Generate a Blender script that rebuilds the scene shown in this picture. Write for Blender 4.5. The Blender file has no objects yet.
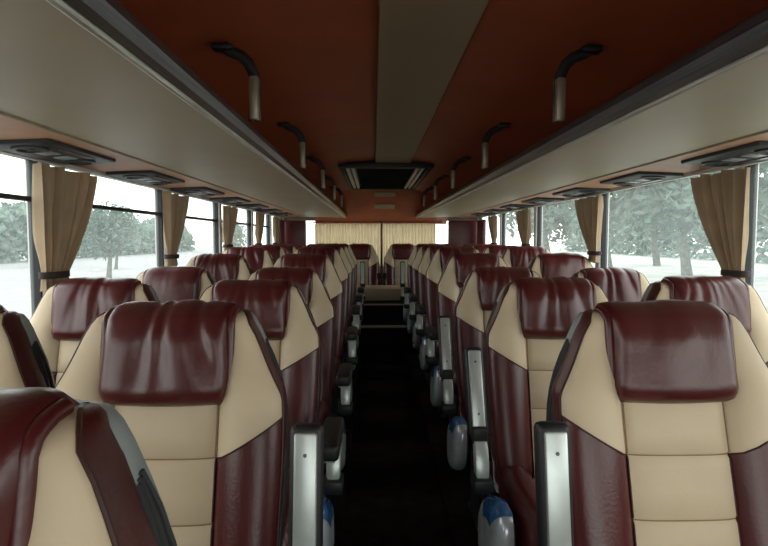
import bpy, bmesh, math, random
from mathutils import Matrix, Vector, noise
R = math.radians
sc = bpy.context.scene
COL = sc.collection
random.seed(4)

# ------------------------------------------------------------------ materials
def mat(name, col, rough=.5, metal=0, bump=0, bscale=60, var=0, vscale=6, spec=.5, coat=0, bdist=.002, stretch=None, sheen=0):
    m = bpy.data.materials.new(name); m.use_nodes = True
    nt = m.node_tree; b = nt.nodes['Principled BSDF']
    b.inputs['Base Color'].default_value = (*col, 1)
    b.inputs['Roughness'].default_value = rough
    b.inputs['Metallic'].default_value = metal
    b.inputs['Specular IOR Level'].default_value = spec
    b.inputs['Coat Weight'].default_value = coat
    b.inputs['Sheen Weight'].default_value = sheen
    tc = nt.nodes.new('ShaderNodeTexCoord')
    src = tc.outputs['Object']
    if stretch:
        mp = nt.nodes.new('ShaderNodeMapping'); mp.inputs['Scale'].default_value = stretch
        nt.links.new(src, mp.inputs['Vector']); src = mp.outputs['Vector']
    if bump:
        n = nt.nodes.new('ShaderNodeTexNoise'); n.inputs['Scale'].default_value = bscale; n.inputs['Detail'].default_value = 4
        nt.links.new(src, n.inputs['Vector'])
        bp = nt.nodes.new('ShaderNodeBump'); bp.inputs['Strength'].default_value = bump; bp.inputs['Distance'].default_value = bdist
        nt.links.new(n.outputs['Fac'], bp.inputs['Height']); nt.links.new(bp.outputs['Normal'], b.inputs['Normal'])
    if var:
        n = nt.nodes.new('ShaderNodeTexNoise'); n.inputs['Scale'].default_value = vscale; n.inputs['Detail'].default_value = 5
        nt.links.new(src, n.inputs['Vector'])
        r = nt.nodes.new('ShaderNodeValToRGB')
        r.color_ramp.elements[0].position = .3; r.color_ramp.elements[1].position = .7
        r.color_ramp.elements[0].color = (*[c * (1 - var) for c in col], 1)
        r.color_ramp.elements[1].color = (*[min(1, c * (1 + var)) for c in col], 1)
        nt.links.new(n.outputs['Fac'], r.inputs['Fac']); nt.links.new(r.outputs['Color'], b.inputs['Base Color'])
    return m

M = dict(
 maroon=mat('maroon_leather', (.078, .0095, .010), .34, bump=.25, bscale=140, var=.18, vscale=9, spec=.62),
 cream=mat('cream_leather', (.63, .50, .345), .5, bump=.15, bscale=160, var=.05, vscale=7, spec=.35),
 thread=mat('seam_thread', (.27, .19, .11), .8),
 piping=mat('dark_piping', (.045, .013, .010), .5),
 shell=mat('grey_shell_plastic', (.30, .33, .335), .38, var=.08, vscale=14),
 black=mat('black_plastic', (.010, .010, .011), .5, bump=.1, bscale=200),
 alu=mat('brushed_aluminium', (.58, .62, .60), .36, metal=.55, var=.08, vscale=20),
 chrome=mat('polished_metal', (.62, .65, .66), .16, metal=.95, var=.1, vscale=12),
 cover=mat('silver_cover_plastic', (.55, .58, .61), .24, metal=.35, var=.2, vscale=16),
 film=mat('blue_film', (.03, .12, .30), .2, coat=.5, var=.3, vscale=30),
 steel=mat('dark_steel', (.05, .05, .052), .5, metal=.4),
 carpet=mat('dark_carpet', (.024, .016, .015), .95, bump=.6, bscale=220, var=.35, vscale=12, bdist=.004, spec=.1),
 sidewall=mat('wall_laminate', (.30, .25, .19), .6, var=.1, vscale=4),
 ceiling=mat('russet_ceiling_vinyl', (.41, .092, .038), .5, bump=.2, bscale=90, var=.12, vscale=2.5, spec=.3),
 tan=mat('tan_laminate', (.40, .32, .21), .5, bump=.1, bscale=80, var=.05, vscale=3, spec=.35),
 orange=mat('orange_laminate', (.56, .285, .165), .5, bump=.2, bscale=300, var=.07, vscale=8, spec=.3),
 rail=mat('dark_anodised_rail', (.095, .09, .095), .3, metal=.6, var=.4, vscale=10, stretch=(40, .6, 40)),
 railtrim=mat('bright_rail_trim', (.55, .52, .47), .32, metal=.35, var=.35, vscale=8, stretch=(20, .8, 20)),
 bracket=mat('bronze_bracket', (.33, .27, .20), .4, metal=.5),
 curtain=mat('beige_curtain_cloth', (.37, .255, .155), .75, bump=.3, bscale=400, var=.12, vscale=9, sheen=.2),
 rear_curtain=mat('cream_curtain_cloth', (.72, .60, .41), .8, bump=.2, bscale=300, var=.06, vscale=9),
 tie=mat('dark_tieback', (.03, .017, .013), .7),
 pillar=mat('pale_pillar_paint', (.55, .54, .50), .5, var=.05),
 seal=mat('rubber_seal', (.012, .013, .014), .6),
 ground=mat('dry_pale_ground', (.40, .41, .37), .95, var=.2, vscale=.5),
 dim_ground=mat('dimmed_left_ground', (.26, .26, .255), .9, var=.15, vscale=.6),  # shade of the left ground put into its colour
 bark=mat('bark', (.12, .125, .11), .9, bump=.8, bscale=8, bdist=.05, var=.3, vscale=4),
 step_trim=mat('beige_step_nosing', (.33, .28, .22), .5),
 pole=mat('brown_pole', (.09, .04, .025), .5),
 white=mat('offwhite_coach_paint', (.75, .78, .78), .35),
 wire=mat('dark_window_tint', (.05, .07, .075), .15),
)
def leaf_mat(name, col):
    m = mat(name, col, .7, var=.75, vscale=1.3, spec=.2)  # strong tone noise stands in for light and shade within the foliage
    nt = m.node_tree; b = nt.nodes['Principled BSDF']; out = nt.nodes['Material Output']
    t = nt.nodes.new('ShaderNodeBsdfTranslucent'); t.inputs['Color'].default_value = (*[min(1, c * 1.3) for c in col], 1)
    mx = nt.nodes.new('ShaderNodeMixShader'); mx.inputs[0].default_value = .4
    nt.links.new(b.outputs[0], mx.inputs[1]); nt.links.new(t.outputs[0], mx.inputs[2]); nt.links.new(mx.outputs[0], out.inputs[0])
    return m
M['leaf'] = leaf_mat('dark_green_leaves', (.085, .12, .095))
M['leaf2'] = leaf_mat('grey_green_leaves', (.14, .19, .155))
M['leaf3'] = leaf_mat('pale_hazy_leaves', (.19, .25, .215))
def cloth_mat(m, k):
    nt = m.node_tree; b = nt.nodes['Principled BSDF']; out = nt.nodes['Material Output']
    t = nt.nodes.new('ShaderNodeBsdfTranslucent')
    src = b.inputs['Base Color'].links[0].from_socket
    nt.links.new(src, t.inputs['Color'])
    mx = nt.nodes.new('ShaderNodeMixShader'); mx.inputs[0].default_value = k
    nt.links.new(b.outputs[0], mx.inputs[1]); nt.links.new(t.outputs[0], mx.inputs[2]); nt.links.new(mx.outputs[0], out.inputs[0])
cloth_mat(M['curtain'], .07); cloth_mat(M['rear_curtain'], .30)

def glass_mat():
    m = bpy.data.materials.new('hazed_window_glass'); m.use_nodes = True
    nt = m.node_tree; nt.nodes.clear()
    out = nt.nodes.new('ShaderNodeOutputMaterial')
    tr = nt.nodes.new('ShaderNodeBsdfTransparent'); tr.inputs[0].default_value = (.92, .955, .945, 1)
    gl = nt.nodes.new('ShaderNodeBsdfGlossy'); gl.inputs['Roughness'].default_value = .03
    fr = nt.nodes.new('ShaderNodeFresnel'); fr.inputs[0].default_value = 1.25
    mx = nt.nodes.new('ShaderNodeMixShader')
    ge = nt.nodes.new('ShaderNodeNewGeometry'); ma = nt.nodes.new('ShaderNodeMath'); ma.operation = 'SUBTRACT'; ma.inputs[0].default_value = 1
    mm = nt.nodes.new('ShaderNodeMath'); mm.operation = 'MULTIPLY'
    nt.links.new(ge.outputs['Backfacing'], ma.inputs[1]); nt.links.new(ma.outputs[0], mm.inputs[0]); nt.links.new(fr.outputs[0], mm.inputs[1])
    nt.links.new(mm.outputs[0], mx.inputs[0]); nt.links.new(tr.outputs[0], mx.inputs[1]); nt.links.new(gl.outputs[0], mx.inputs[2])
    tl = nt.nodes.new('ShaderNodeBsdfTranslucent'); tl.inputs[0].default_value = (.82, .9, .9, 1)  # uneven translucent haze mixed in to wash out the view outside
    mx2 = nt.nodes.new('ShaderNodeMixShader')
    tc = nt.nodes.new('ShaderNodeTexCoord'); n = nt.nodes.new('ShaderNodeTexNoise'); n.inputs['Scale'].default_value = 2.5; n.inputs['Detail'].default_value = 6
    nt.links.new(tc.outputs['Object'], n.inputs['Vector'])
    mr = nt.nodes.new('ShaderNodeMapRange'); mr.inputs['To Min'].default_value = .02; mr.inputs['To Max'].default_value = .09
    nt.links.new(n.outputs['Fac'], mr.inputs['Value']); nt.links.new(mr.outputs[0], mx2.inputs[0])
    nt.links.new(mx.outputs[0], mx2.inputs[1]); nt.links.new(tl.outputs[0], mx2.inputs[2]); nt.links.new(mx2.outputs[0], out.inputs[0])
    return m
M['glass'] = glass_mat()

# ------------------------------------------------------------------ mesh helpers
class MB:
    def __init__(s): s.v = []; s.f = []
    def add(s, vs, fs):
        o = len(s.v); s.v += [tuple(v) for v in vs]; s.f += [tuple(i + o for i in f) for f in fs]
    def box(s, x0, x1, y0, y1, z0, z1, bev=0, seg=2, mtx=None):
        bm = bmesh.new()
        bmesh.ops.create_cube(bm, size=1)
        for v in bm.verts:
            v.co = Vector(((x0 + x1) / 2 + v.co.x * (x1 - x0), (y0 + y1) / 2 + v.co.y * (y1 - y0), (z0 + z1) / 2 + v.co.z * (z1 - z0)))
        if bev: bmesh.ops.bevel(bm, geom=bm.edges[:], offset=bev, segments=seg, affect='EDGES', profile=.5)
        if mtx: bm.transform(mtx)
        bm.verts.index_update()
        s.add([v.co[:] for v in bm.verts], [[v.index for v in f.verts] for f in bm.faces]); bm.free(); return s
    def grid(s, P, closeu=False, closev=False, flip=False):
        n = len(P); m = len(P[0]); vs = [p for row in P for p in row]; fs = []
        for i in range(n if closev else n - 1):
            for j in range(m if closeu else m - 1):
                a, b, c, d = i * m + j, i * m + (j + 1) % m, ((i + 1) % n) * m + (j + 1) % m, ((i + 1) % n) * m + j
                fs.append((d, c, b, a) if flip else (a, b, c, d))
        s.add(vs, fs); return s
    def tube(s, pts, r, n=8, cap=True, sx=1, sy=1):
        pts = [Vector(p) for p in pts]; rows = []; up = None
        for i, p in enumerate(pts):
            t = (pts[min(i + 1, len(pts) - 1)] - pts[max(i - 1, 0)]).normalized()
            if up is None:
                up = Vector((0, 0, 1)) if abs(t.z) < .9 else Vector((1, 0, 0))
            a = t.cross(up).normalized(); b = a.cross(t).normalized(); up = b
            rr = r[i] if isinstance(r, (list, tuple)) else r
            rows.append([(p + a * math.cos(2 * math.pi * k / n) * rr * sx + b * math.sin(2 * math.pi * k / n) * rr * sy)[:] for k in range(n)])
        o = len(s.v); s.grid(rows, closeu=True)
        if cap:
            s.f.append(tuple(o + k for k in range(n))[::-1]); e = o + (len(rows) - 1) * n; s.f.append(tuple(e + k for k in range(n)))
        return s
    def prism(s, prof, y0, y1):     # closed x,z profile extruded along y
        n = len(prof)
        vs = [(x, y0, z) for x, z in prof] + [(x, y1, z) for x, z in prof]
        fs = [(i, (i + 1) % n, (i + 1) % n + n, i + n) for i in range(n)] + [tuple(range(n))[::-1], tuple(range(n, 2 * n))]
        s.add(vs, fs); return s
    def mesh(s, name, m, smooth=True, angle=40):
        me = bpy.data.meshes.new(name); me.from_pydata(s.v, [], s.f)
        bm = bmesh.new(); bm.from_mesh(me); bmesh.ops.recalc_face_normals(bm, faces=bm.faces[:])
        bm.to_mesh(me); bm.free()
        for k in (m if isinstance(m, (list, tuple)) else [m]): me.materials.append(M[k])
        if smooth:
            me.shade_smooth()
            me.set_sharp_from_angle(angle=R(angle))
        me.update(); return me

def put(name, me, parent=None, loc=(0, 0, 0)):
    o = bpy.data.objects.new(name, me); COL.objects.link(o); o.location = loc
    if parent: o.parent = parent
    return o
def tag(o, label=None, cat=None, group=None, kind=None):
    if label: o['label'] = label
    if cat: o['category'] = cat
    if group: o['group'] = group
    if kind: o['kind'] = kind
    return o
def thing(name, label, cat, loc=(0, 0, 0), group=None):
    o = bpy.data.objects.new(name, None); COL.objects.link(o); o.location = loc; o.empty_display_size = .1
    return tag(o, label, cat, group)
def struct(name, mb, m, smooth=False, parent=None):
    o = put(name, mb.mesh(name, m, smooth), parent)
    if not parent: o['kind'] = 'structure'
    return o
def lerp(tab, z):
    if z <= tab[0][0]: return tab[0][1]
    for (a, fa), (b, fb) in zip(tab, tab[1:]):
        if z <= b:
            t = (z - a) / (b - a); return fa + (fb - fa) * t
    return tab[-1][1]
def sm(a, b, x):
    t = max(0, min(1, (x - a) / (b - a))); return t * t * (3 - 2 * t)

# ------------------------------------------------------------------ seat
CAMX, CAMZ = -.10, 1.26
XP = .106
WT = [(.44, .215), (.60, .228), (.75, .236), (.86, .234), (.915, .224), (.96, .208), (1.005, .190), (1.045, .174), (1.068, .162), (1.09, .140)]
def yb(z):      # centre line of the back rest (front surface), leaning back with height
    return -.150 + .26 * (z - .44) - .10 * max(0, z - .95) ** 1.2
ZR = [.44, .455, .49, .53, .549, .556, .563, .61, .65, .676, .683, .690, .74, .78, .796, .803, .810, .85, .88, .91, .94, .965, .99, 1.015, 1.04, 1.065]
ISEAM = ZR.index(.803)
def Wz(z): return sum(lerp(WT, z + d) for d in (-.03, -.018, -.006, .006, .018, .03)) / 6
def back_grid():
    rows = []
    spec = [(z, 0, 0) for z in ZR] + [(1.077, .010, .006), (1.084, .028, .014), (1.086, .050, .024), (1.084, .078, .034)]
    for z, back, inset in spec:
        W = Wz(min(z, 1.065)) - inset
        xp = min(XP, W - .035) if z > 1.01 else XP
        row = []
        groove = 1 if z in (.556, .683, .803) else 0
        bot = 1 - sm(.44, .50, z)
        wing = .036 * (1 - .75 * sm(.90, 1.04, z))
        cx = []
        for k in range(-5, 6):
            t = k / 5
            cx.append((xp * t * (.985 if abs(k) == 5 else 1), .008 * (1 - t ** 4) - (.006 if groove else 0)))
        right = [(xp, -.004)]
        for t in (.12, .3, .5, .68, .82, .92, .98):
            x = xp + (W - xp) * t
            f = wing * math.sin(math.pi * min(1, t * .9 + .02) ** .9) ** .8 if t < .5 else wing * (1 - ((t - .5) / .5) ** 3 * .75)
            right.append((x, f))
        right.append((W, wing * .1 - .004))
        side = [(W + .002, -.028), (W + .001, -.052), (W - .006, -.075)]
        allr = right + side
        pts = [(-x, f) for x, f in allr[::-1]] + cx + allr
        for x, f in pts:
            ax = abs(x)
            zz = z
            if ax > xp and back == 0:
                zz = z + .60 * (min(ax, W) - xp) * math.exp(-((z - .803) / .11) ** 2)
            yy = yb(min(zz, 1.08)) - f + bot * .03 + back
            if back and f < 0: yy = yb(1.08) - f + back * max(0, 1 + f / .08)
            row.append((x, yy, zz))
        rows.append(row)
    return rows
BG = back_grid()
NR, NCOL = len(BG), len(BG[0])
NS = 12         # columns per side: 9 wing columns (xp..W) + 3 side
def sub(rows, cols):
    mb = MB(); idx = {}
    for i in range(NR - 1):
        for j in range(NCOL - 1):
            if not (rows(i, j)): continue
            q = []
            for a, b in ((i, j), (i, j + 1), (i + 1, j + 1), (i + 1, j)):
                if (a, b) not in idx: idx[(a, b)] = len(mb.v); mb.v.append(BG[a][b])
                q.append(idx[(a, b)])
            mb.f.append(tuple(q))
    return mb
def is_side_l(j): return j < 4                     # side band + rolled edge
def is_side_r(j): return j >= NCOL - 5
def bolster_l(i, j): return j < 3 or (j < NS and i < ISEAM)
def bolster_r(i, j): return j >= NCOL - 4 or (j >= NCOL - 1 - NS and i < ISEAM)
ME = {}
ME['backrest'] = sub(lambda i, j: not bolster_l(i, j) and not bolster_r(i, j), 0).mesh('backrest', 'cream', angle=75)
ME['bolster_l'] = sub(bolster_l, 0).mesh('side_bolster', 'maroon', angle=75)
ME['bolster_r'] = sub(bolster_r, 0).mesh('side_bolster', 'maroon', angle=75)
# dark piping along both front edges, thread seams toned dark for groove shade
for s_, n in ((0, 'piping_l'), (1, 'piping_r')):
    pm = MB(); j = 3 if s_ == 0 else NCOL - 4
    pm.tube([(BG[i][j][0] * 1.005, BG[i][j][1] - .001, BG[i][j][2]) for i in range(2, NR - 1)], .0028, 6)
    cols = range(3, NS + 1) if s_ == 0 else range(NCOL - 1 - NS, NCOL - 3)
    pm.tube([(BG[ISEAM][j][0], BG[ISEAM][j][1] - .001, BG[ISEAM][j][2]) for j in cols], .0019, 6)
    j = NS if s_ == 0 else NCOL - 1 - NS
    pm.tube([(BG[i][j][0], BG[i][j][1] - .0005, BG[i][j][2]) for i in range(1, ISEAM + 1)], .0015, 6)
    ME[n] = pm.mesh('piping', 'piping')
SEAMS = []
for zz in (.556, .683, .803):
    i = ZR.index(zz); SEAMS.append(MB().tube([(BG[i][j][0], BG[i][j][1] - .0004, BG[i][j][2]) for j in range(NS, NCOL - NS)], .0017, 5).mesh('seam', 'thread'))
for j in (NS, NCOL - 1 - NS):
    SEAMS.append(MB().tube([(BG[i][j][0], BG[i][j][1] - .0004, BG[i][j][2]) for i in range(ISEAM, NR - 5)], .0015, 5).mesh('seam', 'thread'))
# moulded back shell: closed rim + rear bulge
def shell():
    mb = MB(); rows = []
    L = [(z, 0) for z in (.40, .47, .56, .66, .76, .84, .91, .97, 1.01, 1.045, 1.065)] + [(1.077, .010), (1.081, .024)]
    for z, ins in L:
        W = Wz(max(.44, min(z, 1.065))) - ins * .9 - .008
        y0 = yb(max(z, .44)) + .060
        th = .105 - .038 * sm(.9, 1.08, z) - ins * .8
        prof = [(W - .022, 0), (W, 0), (W + .004, .006), (W + .004, .55 * th), (W - .006, .75 * th), (W - .03, .92 * th), (W * .7, th + .002), (W * .35, th + .010), (0, th + .013)]
        ring = [(x, y0 + d, z) for x, d in prof] + [(-x, y0 + d, z) for x, d in prof[-2::-1]]
        rows.append(ring)
    mb.grid(rows, closeu=True)
    o = len(mb.v) - len(rows[0]); mb.f.append(tuple(range(o, o + len(rows[0])))); mb.f.append(tuple(range(len(rows[0]))))
    return mb
ME['shell'] = shell().mesh('back_shell', 'shell', angle=50)
# ribbed vent strips on the flanks of the shell
def ribs(s):
    mb = MB()
    for k in range(3):
        pts = []
        for q in range(15):
            z = .50 + (1.01 - .50) * q / 14 + .004 * k
            W = Wz(z) + .003; taper = math.sin(math.pi * q / 14) ** .5
            pts.append((s * (W - .0075), yb(z) + .072 + (.003 + .0185 * k) * (.35 + .65 * taper), z))
        mb.tube(pts, .0048, 8)
    return mb
ME['grille_l'] = ribs(-1).mesh('vent_grille', 'seal'); ME['grille_r'] = ribs(1).mesh('vent_grille', 'seal')

# head rest cushion draped over the top of the back
def headrest(seed, style):
    rnd = random.Random(seed)
    path = []
    for k in range(15):
        z = .907 + (1.068 - .907) * k / 14; path.append((yb(z) - .004, z, -1, 0))
    for k in range(1, 8):
        a = math.pi / 2 * k / 7 * 1.15
        path.append((yb(1.068) - .004 + .052 * (1 - math.cos(a)), 1.068 + .020 * math.sin(a), -math.cos(a), math.sin(a)))
    for k in range(1, 6):
        path.append((yb(1.068) + .060 + .02 + .006 * k, 1.086 - .014 * k, .7, .7))
    n = len(path); nu = 37; rows = []
    folds = [(rnd.uniform(-.13, .13), rnd.uniform(.005, .011), rnd.uniform(-.5, .5), rnd.uniform(.5, 1.0)) for _ in range(9)]
    for i, (y, z, ny, nz) in enumerate(path):
        s = i / (n - 1); row = []
        for j in range(nu):
            u = -1 + 2 * j / (nu - 1)
            cs = (1 - .05 * max(0, 1 - s * 9)) * (1 - .04 * sm(.75, 1, s))
            hw = .127 * cs + .0025 * math.sin(s * 9 + seed)
            x = u * hw
            edge = (1 - abs(u) ** 12) ** .5 if abs(u) < 1 else 0
            low = min(1, (i / 2.6)) ** .5
            t = (.046 - .026 * sm(.42, .68, s) - .008 * sm(.7, 1, s)) * edge * low
            t *= 1 + .10 * math.cos(u * 2.2)
            if i < 22:
                f = 0
                for cx, w, sl, st in folds:
                    dz = (1.09 - z) / .17
                    d = (x - cx * (.55 + .5 * dz) - sl * .03 * dz) / (w * (.6 + 1.3 * dz))
                    f += math.exp(-d * d) * math.exp(-dz * (1.5 if style else 3.5)) * st * (1 - math.exp(-d * d) * .35)
                f = min(f, 1.6) * (.22 + .78 * sm(.0, .38, (1.09 - z) / .17))
                t -= f * (.0145 if style else .005) * edge * low
                t += .004 * noise.noise(Vector((x * 14 + seed, z * 12, seed * 3.1))) * edge * low
            row.append((x, y + ny * t, z + nz * t + (-.006 * (1 - (u * u)) * (1 if i < 3 else 0))))
        rows.append(row)
    # bottom edge rolls under
    first = [(x * .98, y + .006, z + .004) for x, y, z in rows[0]]
    mb = MB().grid([first] + rows)
    return mb
HEADS = [headrest(k, k % 3 != 1).mesh('headrest', 'maroon', angle=80) for k in range(6)]
# rolled hem along the two sides of a head rest
def hem(s):
    pts = [(s * .1265, yb(z) - .010, z) for z in [.922 + .0162 * k for k in range(10)]]
    pts += [(s * .1265, yb(1.068) - .008 + .055 * (1 - math.cos(a)), 1.070 + .020 * math.sin(a)) for a in [R(22 * k) for k in range(1, 5)]]
    return MB().tube(pts, .009, 14)
ME['hem_l'] = hem(-1).mesh('headrest_hem', 'maroon'); ME['hem_r'] = hem(1).mesh('headrest_hem', 'maroon')

# seat cushion (cream centre, maroon sides)
def cushion(x0, x1, bulge):
    rows = []
    prof = [(-.155, .40), (-.150, .47), (-.165, .497), (-.22, .503), (-.30, .502), (-.40, .507), (-.50, .512), (-.545, .507), (-.572, .488), (-.580, .455), (-.574, .42), (-.55, .395), (-.35, .385), (-.155, .39)]
    for k in range(9):
        t = k / 8; x = x0 + (x1 - x0) * t
        e = (1 - abs(2 * t - 1) ** 4)
        rows.append([(x, -.36 + (y + .36) * (.94 + .06 * e), .44 + (z - .44) * (.75 + .25 * e) + (bulge * e if z > .48 else 0)) for y, z in prof])
    mb = MB().grid(rows, closeu=True)
    m = len(prof); mb.f.append(tuple(range(m))); mb.f.append(tuple(range(8 * m, 9 * m)))
    return mb
ME['cushion'] = cushion(-.125, .125, .006).mesh('seat_cushion', 'cream', angle=60)
ME['cb_l'] = cushion(-.222, -.127, .026).mesh('cushion_bolster', 'maroon', angle=60)
ME['cb_r'] = cushion(.127, .222, .026).mesh('cushion_bolster', 'maroon', angle=60)
ME['pan'] = MB().box(-.205, .205, -.54, -.10, .34, .392, .012).mesh('seat_pan', 'steel')
def leg(s):
    mb = MB(); x = s * .16
    mb.box(x - .018, x + .018, -.50, -.47, .0, .36, .005); mb.box(x - .018, x + .018, -.16, -.13, 0, .36, .005)
    mb.box(x - .022, x + .022, -.53, -.10, 0, .03, .006); mb.box(x - .016, x + .016, -.48, -.15, .17, .20, .004)
    return mb
ME['leg_l'] = leg(-1).mesh('leg', 'steel'); ME['leg_r'] = leg(1).mesh('leg', 'steel')

# aisle side fittings
AX = .302
def mt(p, ang): return Matrix.Translation(p) @ Matrix.Rotation(ang, 4, 'X')
def arm_parts(s, raised):
    x = s * AX
    p = Vector((x, -.235, .665))
    if raised: mx = mt(p, R(-24 if raised == 1 else -10))
    else: mx = mt(p, R(88))
    k = '%d_%d' % (s, raised)
    ME['arm' + k] = MB().box(-.029, .029, -.004, .040, -.02, .255, .012, 3, mx).mesh('armrest', 'black')
    ME['plate' + k] = MB().box(-.020, .020, -.011, .002, .0, .242, .005, 2, mx).mesh('metal_plate', 'alu')
    for q, z in enumerate((.045, .205)):
        ME['screw%d' % q + k] = MB().tube([mx @ Vector((0, -.0125, z)), mx @ Vector((0, -.009, z))], .0035, 10).mesh('screw', 'rail')
for s in (-1, 1):
    for r in (0, 1, 2): arm_parts(s, r)
    x = s * AX
    ME['hinge%d' % s] = MB().box(x - .024, x + .024, -.262, -.212, .628, .678, .008).mesh('armrest_hinge', 'black')
    mb = MB()
    P = []
    for z, hx, hy, cy in [(.535, .015, .018, -.285), (.55, .020, .022, -.283), (.585, .021, .023, -.275), (.615, .021, .024, -.262), (.640, .019, .022, -.250)]:
        P.append([(x + hx * max(-1, min(1, 1.25 * math.cos(a))), cy + hy * max(-1, min(1, 1.25 * math.sin(a))), z) for a in [2 * math.pi * q / 16 for q in range(16)]])
    mb.grid(P, closeu=True); mb.f += [tuple(range(16)), tuple(range(64, 80))]
    ME['post%d' % s] = mb.mesh('armrest_bracket', 'alu')
    ME['clamp%d' % s] = MB().box(x - .029, x + .029, -.325, -.245, .505, .545, .008).mesh('clamp', 'black')
    # rounded side cover: super-ellipse plate
    P = []; FP = []; xc = x - s * .034
    for w, k in ((-.022, .86), (-.014, .97), (.0, 1), (.012, .985), (.022, .93), (.029, .80), (.033, .5), (.034, .1)):
        ring = []
        for q in range(28):
            a = 2 * math.pi * q / 28
            c, d = math.cos(a), math.sin(a)
            yy = .155 * abs(c) ** .75 * (1 if c > 0 else -1) * k; zz = .115 * abs(d) ** .8 * (1 if d > 0 else -1) * k
            ring.append((xc + s * w, -.33 + yy, .385 + zz - yy * .35))
        P.append(ring)
        if -.015 < w < .034: FP.append([(xx + (s * .0012 if w > .02 else 0), -.33 + (yy + .33) * 1.006, zz + .0015) for xx, yy, zz in ring[6:12]])
    mb = MB().grid(P, closeu=True); mb.f += [tuple(range(28)), tuple(range(7 * 28, 8 * 28))]
    ME['cover%d' % s] = mb.mesh('side_cover', 'cover')
    ME['film%d' % s] = MB().grid(FP).mesh('blue_film', 'film')
    ME['lever%d' % s] = MB().tube([(x - s * .03, -.24, .47), (x - s * .055, -.27, .455), (x - s * .085, -.33, .425)], [.006, .005, .006], 8).mesh('recline_lever', 'black')
    # slim arm rest between the two seats of a pair is not visible: only a metal side rail
def upper(o, ang):
    if ang:
        p = Vector((0, -.13, .46))
        o.matrix_local = Matrix.Translation(p) @ Matrix.Rotation(R(ang), 4, 'X') @ Matrix.Translation(-p)
def make_seat(label, x, y, z, aisle=0, raised=0, recline=0, group='coach seats', head=0, low=True, cat='seat'):
    t = thing('coach_seat' if low else 'rear_seat_back', label, cat, (x, y, z), group)
    ups = [('backrest', ME['backrest']), ('side_bolster', ME['bolster_l']), ('side_bolster', ME['bolster_r']), ('piping', ME['piping_l']), ('piping', ME['piping_r']), ('back_shell', ME['shell'])]
    sh = None
    for n, me in ups:
        o = put(n, me, t); upper(o, recline)
        if n == 'back_shell': sh = o
        if n == 'backrest': br = o
    for me in SEAMS: put('seam', me, br)
    h = put('headrest', HEADS[head % 6], t); upper(h, recline); put('headrest_hem', ME['hem_l'], h); put('headrest_hem', ME['hem_r'], h)
    put('vent_grille', ME['grille_l'], sh); put('vent_grille', ME['grille_r'], sh)
    if low:
        put('seat_cushion', ME['cushion'], t); put('cushion_bolster', ME['cb_l'], t); put('cushion_bolster', ME['cb_r'], t)
        put('seat_pan', ME['pan'], t); put('leg', ME['leg_l'], t); put('leg', ME['leg_r'], t)
    if aisle:
        k = '%d_%d' % (aisle, raised)
        a = put('armrest', ME['arm' + k], t); put('metal_plate', ME['plate' + k], a); put('screw', ME['screw0' + k], a); put('screw', ME['screw1' + k], a)
        put('armrest_hinge', ME['hinge%d' % aisle], t); put('armrest_bracket', ME['post%d' % aisle], t)
        put('clamp', ME['clamp%d' % aisle], t); c = put('side_cover', ME['cover%d' % aisle], t)
        put('blue_film', ME['film%d' % aisle], c)['label'] = 'blue film on the side cover'
        put('recline_lever', ME['lever%d' % aisle], t)
    return t

PIT = .735
def plat(y): return .02 + .045 * sm(2.7, 3.3, y) + .035 * sm(3.5, 4.1, y)
ORD = ['nearest', 'second', 'third', 'fourth', 'fifth', 'sixth', 'seventh', 'eighth']
AIS, WIN = .52, 1.035
rr = random.Random(9)
make_seat('closest seat of all, side on, cut off by the bottom left corner of the photo', -AIS + .012, .445, .02, 1, 2, -1, 'left aisle seats', 3)
for k in range(8):
    y = 1.083 + .07 + PIT * k; z = plat(y)
    lr = {0: 0, 1: -3, 2: -1}.get(k, rr.uniform(-2, 2)); rc = {0: -1, 1: 0, 2: 0}.get(k, rr.uniform(-2, 2))
    nl = {0: 'large maroon and cream seat facing the camera left of the aisle, armrest raised',
          1: 'reclined maroon and cream aisle seat behind the large front one on the left'}.get(k, '%s full seat from the camera in the left aisle-side column' % ORD[k])
    nr = {0: 'large maroon and cream seat facing the camera right of the aisle, armrest raised',
          1: 'seat right of the aisle just behind the large front one, creased headrest and raised armrest',
          2: 'third seat from the camera right of the aisle, with a tilted raised silver armrest'}.get(k, '%s seat from the camera in the right aisle-side column' % ORD[k])
    if k == 7:
        nl = 'last full seat left of the aisle, raised armrest beside the rear steps'; nr = 'last full seat right of the aisle, raised armrest beside the rear steps'
    make_seat(nl, -AIS, y, z, 1, {0: 2, 7: 2}.get(k, 0), lr, 'left aisle seats', [0, 2, 3, 5, 0, 2, 3, 5][k])
    make_seat(nr, AIS, y, z, -1, {0: 2, 1: 1, 2: 1, 7: 2}.get(k, 0), rc, 'right aisle seats', [1, 0, 5, 2, 3, 0, 5, 2][k])
    wl = {0: 'seat cut off by the left edge of the photo, only its dark maroon flank showing',
          1: 'window seat under the large tied curtain on the left'}.get(k, '%s seat from the camera in the column along the left windows' % ORD[k])
    wr = {1: 'window seat under the large tied curtain on the right'}.get(k, '%s seat from the camera in the column along the right windows' % ORD[k])
    make_seat(wl, -WIN, y, z, 0, 0, rr.uniform(-2, 2), 'left window seats', k + 2)
    if k: make_seat(wr, WIN, y, z, 0, 0, rr.uniform(-2, 2), 'right window seats', k + 4)
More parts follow.
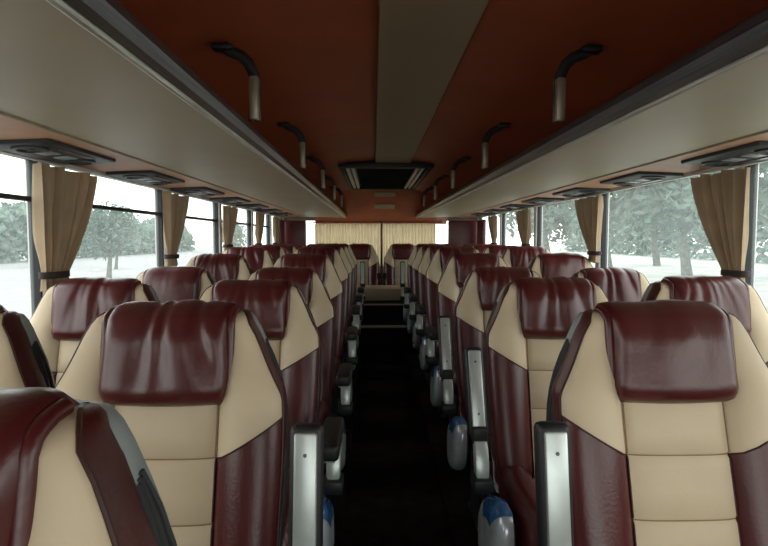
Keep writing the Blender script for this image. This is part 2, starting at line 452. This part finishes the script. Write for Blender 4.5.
# rear bench: one cushion on a platform and four backs
BY = 7.10
for i, x in enumerate((-.80, -.27, .27, .80)):
    make_seat(['rear row seat back in the left corner by the windows', 'rear row seat back left of the central pole, against the cream curtain',
               'rear row seat back right of the central pole, against the cream curtain', 'rear row seat back in the right corner by the windows'][i],
              x, BY, .095, 0, 0, 0, 'rear row seat backs', [1, 4, 4, 1][i], low=False, cat='seat back')
def bench():
    rows = []
    prof = [(6.82, .54), (6.84, .68), (6.80, .70), (6.6, .705), (6.51, .70), (6.475, .68), (6.465, .64), (6.475, .58), (6.49, .545), (6.7, .54)]
    for k in range(41):
        x = -1.10 + 2.2 * k / 40; e = 1 - .3 * (abs(k - 20) / 20) ** 20
        rows.append([(x, y, .6 + (z - .6) * e) for y, z in prof])
    mb = MB().grid(rows, closeu=True); m = len(prof); mb.f += [tuple(range(m)), tuple(range(40 * m, 41 * m))]
    return mb
b = put('bench_cushion', bench().mesh('bench_cushion', 'cream'))
tag(b, 'long cream cushion of the rear row above the aisle steps', 'cushion')
for i, x in enumerate((-.035, .035)):
    mb = MB().box(x - .014, x + .014, 6.76, 6.78, .695, .79, .004).box(x - .022, x + .022, 6.753, 6.787, .775, .85, .008)
    o = put('seat_belt_buckle', mb.mesh('seat_belt_buckle', 'black'))
    tag(o, ['left', 'right'][i] + ' one of the two dark belt buckles in the middle of the rear row', 'seat belt', 'rear belt buckles')

# ------------------------------------------------------------------ shell of the coach
Y0, Y1 = -1.7, 7.42
XW = 1.285
WZ0, WZ1 = .86, 1.54
struct('floor', MB().box(-1.34, 1.34, Y0 - .1, Y1 + .06, -.12, 0), 'carpet')
for s, n in ((-1, 'floor_left'), (1, 'floor_right')):
    rows = []
    ys = [Y0 + .02] + [-.5 + .15 * k for k in range(47)]
    for y in ys:
        z = plat(y + .2); rows.append([(s * .235, y, .0), (s * .235, y, z), (s * 1.275, y, z), (s * 1.275, y, 0)])
    struct(n, MB().grid(rows), 'carpet', False)
# rear platform and aisle steps
struct('floor_rear', MB().box(-1.275, 1.275, 6.5, Y1 - .02, 0, .535).box(-.232, .232, 6.1, 6.5, .0, .535).box(-.232, .232, 5.62, 6.1, .0, .375), 'carpet')
struct('trim_1', MB().box(-.232, .232, 5.605, 5.64, .362, .385, .006), 'step_trim')
struct('trim_2', MB().box(-.232, .232, 6.085, 6.11, .535, .55, .006), 'step_trim')

for s, side in ((-1, 'left'), (1, 'right')):
    a, b_ = (XW, XW + .05) if s > 0 else (-XW - .05, -XW)
    struct('wall_' + side, MB().box(a, b_, Y0, Y1, -.1, WZ0).box(a, b_, Y0, Y1, WZ1, 1.64), 'sidewall')
    piers = [-1.66, -.55, .72, 2.05, 3.22, 4.35, 5.5, 6.48, 7.38] if s < 0 else [-1.66, -.75, .62, 2.10, 3.42, 4.76, 6.07, 7.38]
    n0 = 1 if s < 0 else 9
    for i in range(len(piers) - 1):
        p0, p1 = piers[i] + .028, piers[i + 1] - .028
        w = bpy.data.objects.new('window_%d' % (n0 + i), None); COL.objects.link(w); w['kind'] = 'structure'
        put('pane', MB().box(s * (XW + .028) - .002, s * (XW + .028) + .002, p0 - .01, p1 + .01, WZ0 - .01, WZ1 + .01).mesh('pane', 'glass', False), w)
        fm = MB()
        for q in (p0, p1): fm.box(min(s * (XW + .002), s * (XW + .04)), max(s * (XW + .002), s * (XW + .04)), q - .006, q + .006, WZ0, WZ1, .003)
        fm.box(min(s * XW, s * (XW + .045)), max(s * XW, s * (XW + .045)), p0, p1, WZ0 - .006, WZ0 + .02, .003)
        if s < 0 and i < 7: fm.box(-XW - .04, -XW - .005, p0, p1, 1.392, 1.408, .003)
        put('window_frame', fm.mesh('window_frame', 'seal', False), w)
    pm = MB()
    for q in piers: pm.box(min(s * (XW - .012), s * (XW + .05)), max(s * (XW - .012), s * (XW + .05)), q - .028, q + .028, WZ0 - .01, WZ1 + .01, .006)
    struct('trim_%d' % (3 if s < 0 else 4), pm, 'pillar')
    # duct strip above the windows and luggage rack
    struct('trim_%d' % (5 if s < 0 else 6), MB().prism([(s * (XW + .0), 1.535), (s * (XW), 1.60), (s * .945, 1.60), (s * .945, 1.548)], Y0, Y1 - .02), 'orange')
    rk = thing('luggage_rack', 'long tan overhead luggage rack with dark rail above the %s seats' % side, 'luggage rack', (0, 0, 0), 'overhead luggage racks')
    mb = MB().prism([(s * .945, 1.548), (s * .945, 1.60), (s * .47, 1.56), (s * .455, 1.556), (s * .462, 1.530)], Y0, Y1 - .03)
    put('shelf', mb.mesh('shelf', 'tan', True, 30), rk)
    mb = MB().prism([(s * .465, 1.531), (s * .44, 1.538), (s * .432, 1.555), (s * .436, 1.572), (s * .450, 1.584), (s * .465, 1.58)], Y0, Y1 - .03)
    put('front_rail', mb.mesh('front_rail', 'rail', True, 30), rk)
    mb = MB().tube([(s * .462, Y0, 1.531), (s * .462, Y1 - .03, 1.531)], .0065, 8)
    put('rail_trim', mb.mesh('rail_trim', 'railtrim'), rk)
    put('seam_strip', MB().tube([(s * .947, Y0, 1.547), (s * .947, Y1 - .03, 1.547)], .006, 6).mesh('seam_strip', 'tan'), rk)
    # hangers
    for i, y in enumerate((.55, 1.65, 2.74, 3.83, 4.92, 6.01)):
        if i == 0: continue
        pts = [(s * .444, y, 1.600), (s * .44, y, 1.68), (s * .444, y, 1.735), (s * .458, y, 1.765), (s * .48, y, 1.785), (s * .51, y, 1.797), (s * .53, y, 1.812)]
        lab = '%s bracket from the camera holding the %s luggage rack to the ceiling' % (ORD[i - 1], side)
        h = thing('rack_bracket', lab, 'bracket', (0, 0, 0), 'brackets of the %s luggage rack' % side)
        put('bracket_bar', MB().tube(pts, .013, 10, sx=.55, sy=1.3).mesh('bracket_bar', 'black'), h)
        put('sleeve', MB().box(min(s * .428, s * .456), max(s * .428, s * .456), y - .020, y + .020, 1.600, 1.725, .006).mesh('sleeve', 'bracket'), h)['label'] = 'pale bronze sleeve'
        put('mounting_foot', MB().box(min(s * .50, s * .56), max(s * .50, s * .56), y - .02, y + .02, 1.798, 1.816, .006).mesh('mounting_foot', 'black'), h)
    # service panels
    for k in range(1, 8):
        y = 1.10 + PIT * k
        xa, xb = sorted((s * .96, s * 1.24))
        zf = lambda x: 1.541 - (abs(x) - .925) * .0516
        lab = '%s black reading light and air vent panel from the camera above the %s windows' % (ORD[k - 1], side)
        u = thing('service_panel', lab, 'vent panel', (0, y, 0), 'service panels above the %s seats' % side)
        mx = Matrix.Translation((s * 1.115, 0, 1.536)) @ Matrix.Rotation(s * R(3), 4, 'Y')
        put('base_plate', MB().box(-.095, .095, -.21, .21, -.008, .02, .006, 2, mx).mesh('base_plate', 'black'), u)
        for q in (-.14, .14):
            P = [[(mx @ Vector((r * math.cos(a), q + r * math.sin(a), zz)))[:] for a in [2 * math.pi * j / 20 for j in range(20)]] for r, zz in ((.050, -.008), (.050, -.014), (.038, -.016), (.034, -.009), (.012, -.009), (.010, -.015), (.001, -.016))]
            put('air_nozzle', MB().grid(P, closeu=True).mesh('air_nozzle', 'steel'), u)
        for q in (-.05, .05):
            put('reading_light', MB().box(-.028, .028, q - .026, q + .026, -.012, -.006, .003, 2, mx).mesh('reading_light', 'shell'), u)['label'] = 'pale lens of the reading light'
        put('slot', MB().box(.052, .078, -.09, .09, -.011, -.006, .002, 1, mx).mesh('slot', 'rail'), u)

# ceiling
prof = [(-XW, 1.60), (-1.24, 1.68), (-1.12, 1.75), (-.9, 1.785), (-.6, 1.812), (-.3, 1.855), (0, 1.88), (.3, 1.855), (.6, 1.812), (.9, 1.785), (1.12, 1.75), (1.24, 1.68), (XW, 1.60)]
out = [(x * 1.03, z + .05) for x, z in prof[::-1]]
struct('ceiling', MB().prism(prof + out, Y0 - .02, Y1 + .03), 'ceiling', True)
struct('trim_7', MB().box(-.085, .19, Y0, 6.62, 1.852, 1.882, .004), 'tan')
# rear header sloping down to the curtain
hd = MB(); hd.add([(-.86, 6.62, 1.90), (.86, 6.62, 1.90), (.86, 6.62, 1.862), (-.86, 6.62, 1.862), (-.86, 7.41, 1.90), (.86, 7.41, 1.90), (.86, 7.41, 1.455), (-.86, 7.41, 1.455)], [(0, 1, 2, 3), (3, 2, 6, 7), (4, 5, 1, 0), (7, 6, 5, 4), (0, 3, 7, 4), (1, 5, 6, 2)])
struct('wall_header', hd, 'ceiling')
ang = math.atan2(1.862 - 1.455, .79)
for i, (t, h) in enumerate(((.16, .05), (.47, .055))):
    mx = Matrix.Translation((.04, 6.62 + .79 * t, 1.862 - .407 * t - .004)) @ Matrix.Rotation(-ang, 4, 'X')
    struct('trim_%d' % (8 + i), MB().box(-.125, .125, -h, h, -.006, .006, .003, 2, mx), 'tan')
# rear wall
rw = MB().box(-1.335, 1.335, Y1, Y1 + .05, -.1, .93).box(-1.335, 1.335, Y1, Y1 + .05, 1.50, 1.92).box(-1.335, -1.05, Y1, Y1 + .05, .93, 1.50).box(1.05, 1.335, Y1, Y1 + .05, .93, 1.50)
struct('wall_back', rw, 'sidewall')
w = bpy.data.objects.new('window_17', None); COL.objects.link(w); w['kind'] = 'structure'
put('pane', MB().box(-1.06, 1.06, Y1 + .02, Y1 + .024, .92, 1.51).mesh('pane', 'glass', False), w)
put('window_frame', MB().box(-1.06, 1.06, Y1 + .005, Y1 + .04, .925, .945).box(-1.06, -1.04, Y1 + .005, Y1 + .04, .93, 1.5).box(1.04, 1.06, Y1 + .005, Y1 + .04, .93, 1.5).mesh('window_frame', 'seal', False), w)
# maroon padded corners
for s in (-1, 1):
    mb = MB().box(min(s * (.93 - .05 * s), s * 1.28), max(s * (.93 - .05 * s), s * 1.28), 7.31, 7.40, 1.10, 1.50, .02, 3).box(min(s * 1.24, s * 1.28), max(s * 1.24, s * 1.28), 6.86, 7.25, 1.10, 1.50, .012, 3)
    o = put('corner_pad', mb.mesh('corner_pad', 'maroon'))
    tag(o, 'dark maroon padded panel in the rear %s corner beside the cream curtain' % ('left' if s < 0 else 'right'), 'panel', 'rear corner pads')
# front of the coach, behind the camera
struct('wall_front', MB().box(-1.335, 1.335, Y0 - .06, Y0, -.1, .55).box(-1.335, 1.335, Y0 - .06, Y0, 1.80, 1.95).box(-1.335, -1.17, Y0 - .06, Y0, .55, 1.8).box(1.17, 1.335, Y0 - .06, Y0, .55, 1.8), 'sidewall')
w = bpy.data.objects.new('window_18', None); COL.objects.link(w); w['kind'] = 'structure'
put('pane', MB().box(-1.18, 1.18, Y0 - .035, Y0 - .03, .54, 1.81).mesh('pane', 'glass', False), w)

# ceiling air return grille
g = thing('ceiling_vent', 'dark ceiling air grille with pale slanted sides above the far end of the aisle', 'air vent', (.085 - .085 + .0, 0, 0))
gx0, gx1, gy0, gy1 = -.345, .345, 4.45, 6.42
gz = 1.852
fm = MB().box(gx0 - .03, gx1 + .03, gy0 - .05, gy0 + .03, gz - .035, gz + .01, .008).box(gx0 - .03, gx1 + .03, gy1 - .03, gy1 + .03, gz - .03, gz + .01, .008)
fm.box(gx0 - .03, gx0 + .01, gy0, gy1, gz - .03, gz + .01, .006).box(gx1 - .01, gx1 + .03, gy0, gy1, gz - .03, gz + .01, .006)
put('frame', fm.mesh('frame', 'black'), g)
for a, b_ in ((gx0 + .02, gx0 + .10), (gx1 - .10, gx1 - .02)):
    sl = MB().box(a, a + .03, gy0 + .06, gy1 - .06, gz - .026, gz, .004).box(a + .045, a + .07, gy0 + .06, gy1 - .06, gz - .026, gz, .004)
    put('side_louvre', sl.mesh('side_louvre', 'alu'), g)
sm_ = MB()
for k in range(16):
    y = gy0 + .10 + k * (gy1 - gy0 - .2) / 15
    sm_.box(gx0 + .11, gx1 - .11, y - .035, y + .025, -.004, .004, 0, 1, Matrix.Translation((0, 0, gz - .012)) @ Matrix.Translation((0, y, 0)) @ Matrix.Rotation(R(35), 4, 'X') @ Matrix.Translation((0, -y, 0)))
put('slat_panel', sm_.mesh('slat_panel', 'steel', False), g)
put('backing', MB().box(gx0, gx1, gy0, gy1, gz + .0, gz + .008).mesh('backing', 'black'), g)

# ------------------------------------------------------------------ curtains
def side_curtain(s, y0, width, lab, grp, seed):
    rnd = random.Random(seed)
    n = 72; folds = 5.0; ztop = 1.515; ztie = 1.135 + .9 * (plat(y0) - .02); zbot = ztie - .055
    ph = rnd.uniform(0, 6)
    rows = []
    for i in range(34):
        z = ztop + (zbot - ztop) * i / 33
        tt = (ztop - z) / (ztop - ztie)
        if z >= ztie:
            w = width * (1 - .68 * tt ** 1.15)
        else:
            q = (ztie - z) / (ztie - zbot); w = width * (.32 + .08 * q)
        gather = sm(.6, 1, tt) if z >= ztie else 1 - .4 * (ztie - z) / (ztie - zbot)
        amp = .025 * (1 - .45 * gather); row = []
        for j in range(n + 1):
            u = j / n
            bow = .04 * width * math.sin(math.pi * min(1, tt)) * u
            yy = y0 + u * w + bow
            a = u * folds * 2 * math.pi + ph + .5 * math.sin(u * 9 + z * 3)
            f = (abs(math.sin(a / 2)) ** .7 * 2 - 1) + .3 * math.sin(1.7 * a + seed + z * 5)
            xx = s * (XW - .046 - amp * f - .012 * gather)
            row.append((xx, yy, z + .004 * math.sin(a * .5)))
        rows.append(row)
    t = thing('window_curtain', lab, 'curtain', (0, 0, 0), grp)
    put('curtain_cloth', MB().grid(rows).mesh('curtain_cloth', 'curtain', True, 180), t)
    # tieback ring
    yc, ry = y0 + width * .16, width * .18
    P = []
    for zz, e in ((ztie - .012, .0), (ztie - .010, .005), (ztie + .010, .005), (ztie + .012, .0)):
        P.append([(s * (XW - .060) + (.030 + e) * math.cos(a), yc + (ry + e) * math.sin(a), zz) for a in [2 * math.pi * q / 24 for q in range(24)]])
    put('tieback', MB().grid(P, closeu=True).mesh('tieback', 'tie'), t)
    return t
LC = [(1.93, .40), (3.08, .38), (4.30, .38), (5.45, .36), (6.42, .30)]
RC = [(1.97, .34), (3.28, .36), (4.80, .36), (6.1, .34)]
for i, (y, w_) in enumerate(LC):
    side_curtain(-1, y, w_, ('large beige tied curtain at the left edge of the photo' if i == 0 else '%s tied beige curtain from the camera along the left windows' % ORD[i]), 'left window curtains', i)
for i, (y, w_) in enumerate(RC):
    side_curtain(1, y, w_, ('large beige tied curtain at the right edge of the photo' if i == 0 else '%s tied beige curtain from the camera along the right windows' % ORD[i]), 'right window curtains', 10 + i)
for s in (-1, 1):
    o = put('curtain_rail', MB().box(min(s * (XW - .045), s * (XW - .065)), max(s * (XW - .045), s * (XW - .065)), Y0 + .05, 7.2, 1.522, 1.534, .003).mesh('curtain_rail', 'pillar'))
    tag(o, 'thin pale curtain track along the top of the %s windows' % ('left' if s < 0 else 'right'), 'curtain rail', 'side curtain tracks')
for i, (x0, x1) in enumerate(((-.87, .004), (.006, .72))):
    rows = []
    for k in range(9):
        z = 1.462 - .56 * k / 8
        rows.append([(x0 + (x1 - x0) * j / 260, 7.375 + .013 * math.sin(j / 260 * (x1 - x0) / .042 * 2 * math.pi) - .006 * math.sin(j * .13), z) for j in range(261)])
    o = put('rear_curtain', MB().grid(rows).mesh('rear_curtain', 'rear_curtain', True, 180))
    tag(o, 'cream pleated curtain over the rear window, %s of the brown pole' % ['left', 'right'][i], 'curtain', 'rear window curtains')
o = put('curtain_rod', MB().box(-.9, .8, 7.345, 7.36, 1.470, 1.485, .004).mesh('curtain_rod', 'pole')); tag(o, 'dark rod across the top of the rear window carrying the cream curtains', 'curtain rod')
o = put('divider_pole', MB().tube([(.006, 7.345, .536), (.006, 7.345, 1.53)], .014, 12).mesh('divider_pole', 'pole')); tag(o, 'slim brown vertical pole between the two cream rear curtains', 'pole')

# ------------------------------------------------------------------ outside
struct('floor_ground', MB().box(-1.5, 150, -60, 200, -1.4, -1.3), 'ground')
struct('floor_ground_dim', MB().box(-150, -1.5, -60, 200, -1.4, -1.3), 'dim_ground')  # unseen surface, added darker so less light bounces in from the left
def foliage(seed, rx, rz, n, size):
    rnd = random.Random(seed); mb = MB()
    blobs = []
    for _ in range(16):
        a = rnd.uniform(0, 6.28); r = rnd.uniform(0, 1) ** .6
        blobs.append((rx * .75 * r * math.cos(a), rx * .75 * r * math.sin(a), rnd.uniform(-.75, .75) * rz, rnd.uniform(.35, .6) * rx))
    for _ in range(n):
        bx, by, bz, br = rnd.choice(blobs)
        d = Vector((rnd.gauss(0, 1), rnd.gauss(0, 1), rnd.gauss(0, 1))).normalized() * br * rnd.uniform(.55, 1.05)
        c = Vector((bx, by, bz)) + d
        a = Vector((rnd.gauss(0, 1), rnd.gauss(0, 1), rnd.gauss(0, 1))).normalized(); b = a.orthogonal().normalized()
        sz = size * rnd.uniform(.6, 1.4)
        mb.add([c + a * sz, c + b * sz * .5, c - a * sz, c - b * sz * .5], [(0, 1, 2, 3)])
    return mb
FOL = [foliage(k, 3.4, 3.2, 2600, .26).mesh('foliage', 'leaf' if k % 2 else 'leaf2', False) for k in range(3)]
def trunk(lean, seed):
    rnd = random.Random(seed); mb = MB()
    top = Vector((lean[0], lean[1], 4.2))
    mb.tube([(0, 0, 0), (lean[0] * .25, lean[1] * .25, 1.2), (lean[0] * .6, lean[1] * .6, 2.6), top[:]], [.34, .27, .22, .13], 10)
    for k in range(6):
        a = rnd.uniform(0, 6.28); st = Vector((lean[0] * .6, lean[1] * .6, 2.4 + .2 * k))
        e = st + Vector((math.cos(a) * 1.9, math.sin(a) * 1.9, rnd.uniform(1.2, 2.6)))
        mb.tube([st[:], ((st + e) / 2 + Vector((0, 0, -.2)))[:], e[:]], [.13, .09, .04], 7)
    return mb
TR = [trunk((.3, .2), 1).mesh('trunk', 'bark'), trunk((-.5, .3), 2).mesh('trunk', 'bark'), trunk((.6, 1.9), 3).mesh('trunk', 'bark')]
def tree(x, y, k, t, sc_, lab, grp):
    o = thing('tree', lab, 'tree', (x, y, -1.3), grp); o.scale = (sc_,) * 3
    put('trunk', TR[t], o)
    f = put('foliage', FOL[k % 3], o, (0, 0, 5.2)); f.rotation_euler = (0, 0, x + y)
rt = random.Random(5)
tree(15, 19.5, 0, 2, 1.0, 'tree with a leaning trunk seen through the second right window', 'trees on the right')
for x, y in ((13, 31), (18, 8), (25, 26), (22, 39), (15, 48), (29, 15), (27, 53), (18, 62), (35, 36)):
    tree(x, y, rt.randrange(3), rt.randrange(2), rt.uniform(.95, 1.35), 'leafy grey-green tree outside the right windows', 'trees on the right')
for x, y in ((-20, 22), (-17, 36), (-26, 30), (-22, 48), (-16, 62), (-32, 20), (-30, 52)):
    tree(x, y, rt.randrange(3), rt.randrange(2), rt.uniform(.42, .58), 'pale leafy tree outside the left windows', 'trees on the left')
def thicket(seed, x0, h, n, size):
    rnd = random.Random(seed); mb = MB()
    for _ in range(n):
        y = rnd.uniform(2, 120)
        top = h * (.72 + .28 * noise.noise(Vector((y * .13, seed, 0))) + .12 * noise.noise(Vector((y * .5, seed, 4))))
        z = top * rnd.random() ** .75; x = x0 + rnd.uniform(-2.2, 2.2) * (1 - .6 * z / h)
        c = Vector((x, y, z))
        a = Vector((rnd.gauss(0, 1), rnd.gauss(0, 1), rnd.gauss(0, 1))).normalized(); b = a.orthogonal().normalized()
        sz = size * rnd.uniform(.5, 1.5)
        mb.add([c + a * sz, c + b * sz * .6, c - a * sz, c - b * sz * .6], [(0, 1, 2, 3)])
    return mb
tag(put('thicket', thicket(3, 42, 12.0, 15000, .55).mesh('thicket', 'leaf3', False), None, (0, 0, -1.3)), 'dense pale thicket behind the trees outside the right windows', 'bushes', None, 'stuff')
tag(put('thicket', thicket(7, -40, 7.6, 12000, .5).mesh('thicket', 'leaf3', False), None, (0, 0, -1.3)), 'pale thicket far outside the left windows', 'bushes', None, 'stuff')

# ------------------------------------------------------------------ world and light
wd = bpy.data.worlds.new('overcast'); sc.world = wd; wd.use_nodes = True
nt = wd.node_tree; bg = nt.nodes['Background']
tc = nt.nodes.new('ShaderNodeTexCoord'); sx = nt.nodes.new('ShaderNodeSeparateXYZ'); rp = nt.nodes.new('ShaderNodeValToRGB')
nt.links.new(tc.outputs['Generated'], sx.inputs[0]); nt.links.new(sx.outputs['Z'], rp.inputs['Fac']); nt.links.new(rp.outputs['Color'], bg.inputs['Color'])
rp.color_ramp.elements[0].color = (.98, .96, .92, 1); rp.color_ramp.elements[1].color = (.95, .97, 1.0, 1)
bg.inputs['Strength'].default_value = 2.6
def portal(loc, rot, sx_, sy_):
    l = bpy.data.lights.new('daylight_portal', 'AREA'); l.shape = 'RECTANGLE'; l.size = sx_; l.size_y = sy_
    l.cycles.is_portal = True
    o = bpy.data.objects.new('daylight_portal', l); COL.objects.link(o); o.location = loc; o.rotation_euler = rot
LEN = Y1 - Y0
portal((-XW - .06, (Y0 + Y1) / 2, (WZ0 + WZ1) / 2), (0, R(-90), 0), WZ1 - WZ0, LEN)
portal((XW + .06, (Y0 + Y1) / 2, (WZ0 + WZ1) / 2), (0, R(90), 0), WZ1 - WZ0, LEN)
portal((0, Y0 - .08, 1.17), (R(90), 0, 0), 2.35, 1.26)

# ------------------------------------------------------------------ camera
F = 560
cam = bpy.data.cameras.new('camera'); co = bpy.data.objects.new('camera', cam); COL.objects.link(co); sc.camera = co
cam.sensor_width = 36; cam.lens = F / 768 * 36; cam.clip_start = .03; cam.clip_end = 500
co.location = (CAMX, 0, CAMZ)
pitch = math.atan((273 - 239) / F); yaw = math.atan((384 - 373.5) / F)
co.rotation_euler = (R(90) - pitch, 0, -yaw)
sc.view_settings.view_transform = 'Standard'; sc.view_settings.look = 'None'; sc.view_settings.gamma = 1
sc.view_settings.use_curve_mapping = False
sc.view_settings.exposure = .6
sc.cycles.use_denoising = True
sc.cycles.max_bounces = 14; sc.cycles.diffuse_bounces = 7; sc.cycles.transparent_max_bounces = 24
